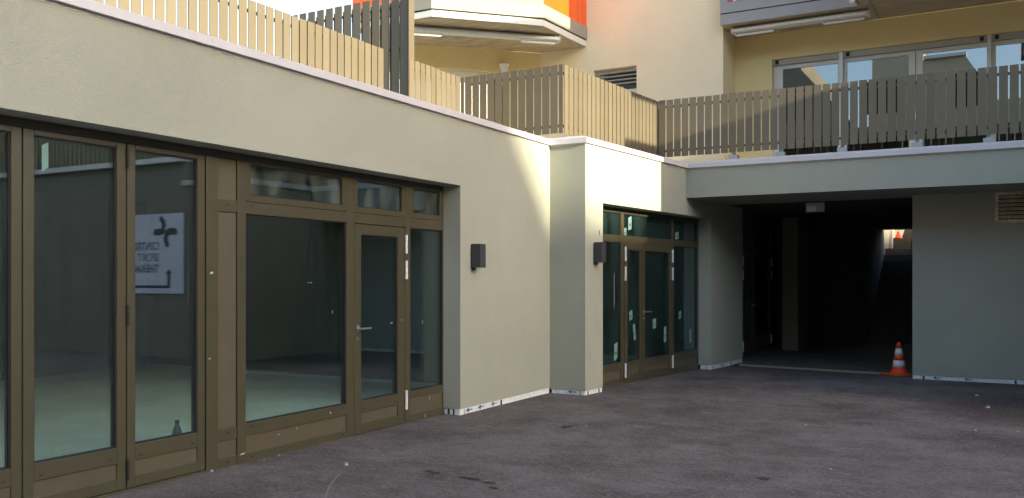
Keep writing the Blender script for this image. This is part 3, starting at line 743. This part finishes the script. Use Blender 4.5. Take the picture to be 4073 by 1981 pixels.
for k in range(14):
    boxes('step', [(0.0, 1.63, k * .29, 14 * .29 + .02 - (.0), k * .172, (k + 1) * .172)] if k == 13 else [(0.0, 1.63, k * .29, (k + 1) * .29, -.02, (k + 1) * .172)], 'stair', st, bevel=.006)
boxes('landing', [(-.1, 1.63, 4.082, 9, 2.2, 2.36)], 'stair', st)
bm = bmesh.new()
a = [bm.verts.new((x + 2.86, 5.1, z + .05)) for x, z in ((-2.66, 2.25), (-2.66, 2.42), (-2.43, 3.07), (-1.2, 3.3), (-1.2, 2.25))]
b = [bm.verts.new((v.co.x, 5.25, v.co.z)) for v in a]
bm.faces.new(a); bm.faces.new(b[::-1])
for i in range(5): bm.faces.new((a[i], a[(i + 1) % 5], b[(i + 1) % 5], b[i]))
mesh_obj('side_wall', bm, 'shaded_render', st)
rc = thing('street_cone', 'tiny red cone standing at the head of the stairs', 'traffic cone', (-2.63, 27.8, 2.68))
lathe('body', [(.12, 0), (.12, .02), (.085, .03), (.03, .19), (.02, .2)], 'cone', rc, seg=16)
boxes('plinth', [(-.13, .3, -.1, .1, -.37, -.001)], 'shaded_render', rc)
fh = thing('far_house', 'sunlit cream house seen beyond the top of the stairs', 'house', (-3, 60, 0))
boxes('wall', [(-12, 14, 0, 8, 0, 14)], 'far', fh)
for i in range(9):
    for j in range(4):
        x = -11 + i * 2.8; z = 1.5 + j * 3.1
        w_ = boxes('window', [(x, x + 1.1, -.06, -.001, z, z + 1.5)], 'int_dark', fh)

# ================================================================== RIGHT WING (beside the frame, seen in the glass)
rw = thing('right_wing', 'low rendered wing closing the courtyard on the right, reflected in the shop windows', 'building', (0, 0, 0))
boxes('wall', [(XW, 14, 11.8, YR, -.1, 3.32)], 'taupe', rw)
boxes('wall', [(2.75, 14, 11.86, 16, 3.33, 3.80)], 'taupe', rw)
boxes('parapet_cap', [(2.70, 14, 11.74, 11.99, 3.80, 3.90)], 'white', rw)
boxes('parapet_cap', [(XW - .04, XW + .25, 11.76, YC - .05, 3.32, 3.42), (XW + .25, 2.74, 11.76, 12.0, 3.32, 3.42)], 'cap', rw)
boxes('terrace_store', [(2.9, 14, 11.88, 16, 3.9, 5.65)], 'bronze', rw)
for k in range(72): boxes('slat', [(2.93 + k * .15, 3.04 + k * .15, 11.85, 11.879, 3.92, 5.6)], 'slat', rw)
sg = thing('wall_sign', 'white sports therapy sign with logo and arrow, mirrored in the narrow glass leaf', 'sign', (2.70, 11.79, 0))
boxes('board', [(0, 1.72, -.012, .004, 1.23, 2.80)], 'sign', sg)
def sx(u): return (960 - u) * .00286
def szz(v): return 2.80 - (v - 157) / 813 * 1.57
def text(body, x, z, h, w, m):
    cu = bpy.data.curves.new('text', 'FONT'); cu.body = body; cu.size = h * 1.38; cu.extrude = .001
    to = bpy.data.objects.new('text', cu); col.objects.link(to)
    dg = bpy.context.evaluated_depsgraph_get(); me = bpy.data.meshes.new_from_object(to.evaluated_get(dg))
    bpy.data.objects.remove(to); 
    xm = max(v.co.x for v in me.vertices); k = w / xm
    for v in me.vertices: v.co.x *= k
    me.materials.clear(); me.materials.append(M[m])
    o = bpy.data.objects.new('lettering', me); o.rotation_euler = (R(90), 0, 0); o.location = (x, -.0145, z); link(o, sg)
text('CENTRE', sx(720), szz(525), .165, .76, 'navy'); text('SPORT', sx(720), szz(640), .165, .63, 'navy'); text('THÉRAPIE', sx(720), szz(755), .165, .98, 'navy')
def blob(pts, r, m):
    bm = bmesh.new()
    P_ = []
    for i in range(len(pts) - 1):
        for t in range(6): 
            f = t / 6; P_.append(Vector(pts[i]).lerp(Vector(pts[i + 1]), f))
    P_.append(Vector(pts[-1]))
    for n_, c in enumerate(P_):
        yy = -.0145 - n_ * .00002
        vs_ = [bm.verts.new((c.x + r * math.cos(a * math.pi / 10), yy, c.y + r * math.sin(a * math.pi / 10))) for a in range(20)]
        bm.faces.new(vs_)
    mesh_obj('logo', bm, m, sg)
def U(u, v): return (sx(u), szz(v))
blob([U(740, 212), U(762, 240), U(768, 280), U(756, 318)], .058, 'navy')
blob([U(758, 330), U(725, 345), U(700, 340), U(685, 345)], .066, 'green')
blob([U(800, 470), U(785, 430), U(788, 390), U(800, 360)], .060, 'navy')
blob([U(805, 350), U(835, 338), U(860, 338), U(880, 345)], .066, 'green')
bm = bmesh.new(); 
def fl(pts, m):
    bm = bmesh.new(); f = [bm.verts.new((a, -.0145, b)) for a, b in pts]; bk = [bm.verts.new((a, -.011, b)) for a, b in pts]
    bm.faces.new(f); bm.faces.new(bk[::-1]); k = len(f)
    for i in range(k): bm.faces.new((f[i], f[(i + 1) % k], bk[(i + 1) % k], bk[i]))
    mesh_obj('arrow', bm, m, sg)
fl([U(830, 915), U(830, 765), U(800, 765), U(800, 888), U(380, 888), U(380, 915)], 'navy'); fl([U(852, 768), U(815, 722), U(778, 768)], 'navy')

nb = thing('neighbour_block', 'apartment block closing the courtyard behind the camera', 'building', (0, -13, 0))
def skyline(pts, m, y0=-12., y1=0.):
    bm = bmesh.new(); pr = [(pts[0][0], -.1)] + pts + [(pts[-1][0], -.1)]
    a = [bm.verts.new((x, y1, z)) for x, z in pr]; b = [bm.verts.new((x, y0, z)) for x, z in pr]
    bm.faces.new(a); bm.faces.new(b[::-1])
    for i in range(len(pr)): bm.faces.new((a[i], a[(i + 1) % len(pr)], b[(i + 1) % len(pr)], b[i]))
    mesh_obj('wall', bm, m, nb)
skyline([(-45, 13), (-9.0, 13), (-9.0, 12.2), (-6.9, 9.6), (-6.9, 9.0), (-5.6, 9.0)], 'taupe')
skyline([(-5.598, 12.9), (-3.4, 12.9), (-3.4, 12.0), (-1.5, 12.0), (-.5, 10.3), (-.5, 9.8), (2.8, 9.8)], 'warm')
skyline([(2.802, 12), (45, 12)], 'taupe')
boxes('roof_edge', [(-5.7, -3.3, -.4, .25, 12.9, 13.05), (-3.29, -1.45, -.4, .25, 12.0, 12.15)], 'white', nb)
for i in range(22):
    for j in range(5):
        if i > 10 and j > 2: continue
        boxes('window', [(-42 + i * 4, -40.4 + i * 4, -.001, .04, .9 + j * 2.9, 2.5 + j * 2.9)], 'int_dark', nb)
# far apartment block whose roofline shades the courtyard
fb = thing('shading_block', 'tall apartment block far to the right that shades the courtyard', 'building', (65, 0, 0))
k_ = .2345
zA = 3.78 + 70.3 * k_; zB = 2.22 + 70.3 * k_
bm = bmesh.new()
pr = [(-70, 0), (-70, zA), (9.35 - 9.87, zA), (10.75 - 9.87, zB), (40, zB), (40, 0)]
a = [bm.verts.new((0, y, z)) for y, z in pr]; b = [bm.verts.new((12, y, z)) for y, z in pr]
bm.faces.new(a); bm.faces.new(b[::-1])
for i in range(6): bm.faces.new((a[i], a[(i + 1) % 6], b[(i + 1) % 6], b[i]))
mesh_obj('wall', bm, 'far', fb)

# ================================================================== litter and marks on the asphalt
bm = bmesh.new()
def stone(x, y, r):
    z = gz(y); c = Vector((x, y, z + r * .35)); v = []
    for k in range(2):
        for i in range(6):
            a = i * math.pi / 3 + k * .5; q = r * random.uniform(.7, 1.1)
            v.append(bm.verts.new((c.x + q * math.cos(a) * (1 - .3 * k), c.y + q * math.sin(a) * (1 - .3 * k), z - .002 + k * r * .8)))
    bm.faces.new(v[6:]); 
    for i in range(6): bm.faces.new((v[i], v[(i + 1) % 6], v[6 + (i + 1) % 6], v[6 + i]))
for x, y, r in ((1375, 1850, .026), (1525, 1810, .010), (3205, 1690, .014), (3305, 1867, .012), (3880, 1712, .016), (4050, 1717, .014), (3885, 1566, .03), (3930, 1616, .03), (2330, 1696, .012), (2281, 1583, .013), (842, 1875, .018), (1110, 1811, .012), (1050, 1830, .010), (2150, 1556 + 60, .01)):
    p_ = px(x, y); stone(p_[0], p_[1], r)
for i in range(50):
    p_ = px(random.uniform(300, 4073), random.choice((random.uniform(1640, 1981), random.uniform(1760, 1981))))
    if p_[0] > -5.2 and p_[1] < 14: stone(p_[0], p_[1], random.uniform(.003, .007))
tag(mesh_obj('grit', bm, 'pebble'), 'pale grit and small stones scattered over the asphalt', 'grit', kind='stuff')
bm = bmesh.new()
def spot(x, y, rx, ry):
    c = px(x, y); z = gz(c[1]) + .004; vs_ = []
    for i in range(22):
        a = i * math.pi / 11; q = random.uniform(.45, 1.25)
        vs_.append(bm.verts.new((c[0] + .62 * rx * q * math.cos(a), c[1] + .62 * ry * q * math.sin(a), z)))
    bm.faces.new(vs_)
for s_ in ((1708, 1875, .055, .06), (1737, 1883, .07, .06), (1880, 1906, .14, .05), (1948, 1921, .10, .06), (1965, 1943, .08, .05), (1840, 1901, .07, .03), (2250, 1699, .12, .13), (2330, 1761, .03, .05), (3040, 1905, .10, .10)): spot(*s_)
tag(mesh_obj('tar_spots', bm, 'oil'), 'small black tar spots on the asphalt near the centre foreground', 'stain', kind='stuff')
bm = bmesh.new()
pts = [px(x, y) for x, y in ((1352, 1886), (1330, 1908), (1312, 1935), (1300, 1960), (1293, 1990))]
for a, b in zip(pts, pts[1:]):
    a = Vector(a); b = Vector(b); d = (b - a).normalized(); n_ = Vector((d.y, -d.x)) * .006
    bm.faces.new([bm.verts.new((v.x, v.y, .004)) for v in (a + n_, b + n_, b - n_, a - n_)])
tag(mesh_obj('scratch', bm, 'dust'), 'thin pale curved scratch on the asphalt in the left foreground', 'scratch', kind='stuff')
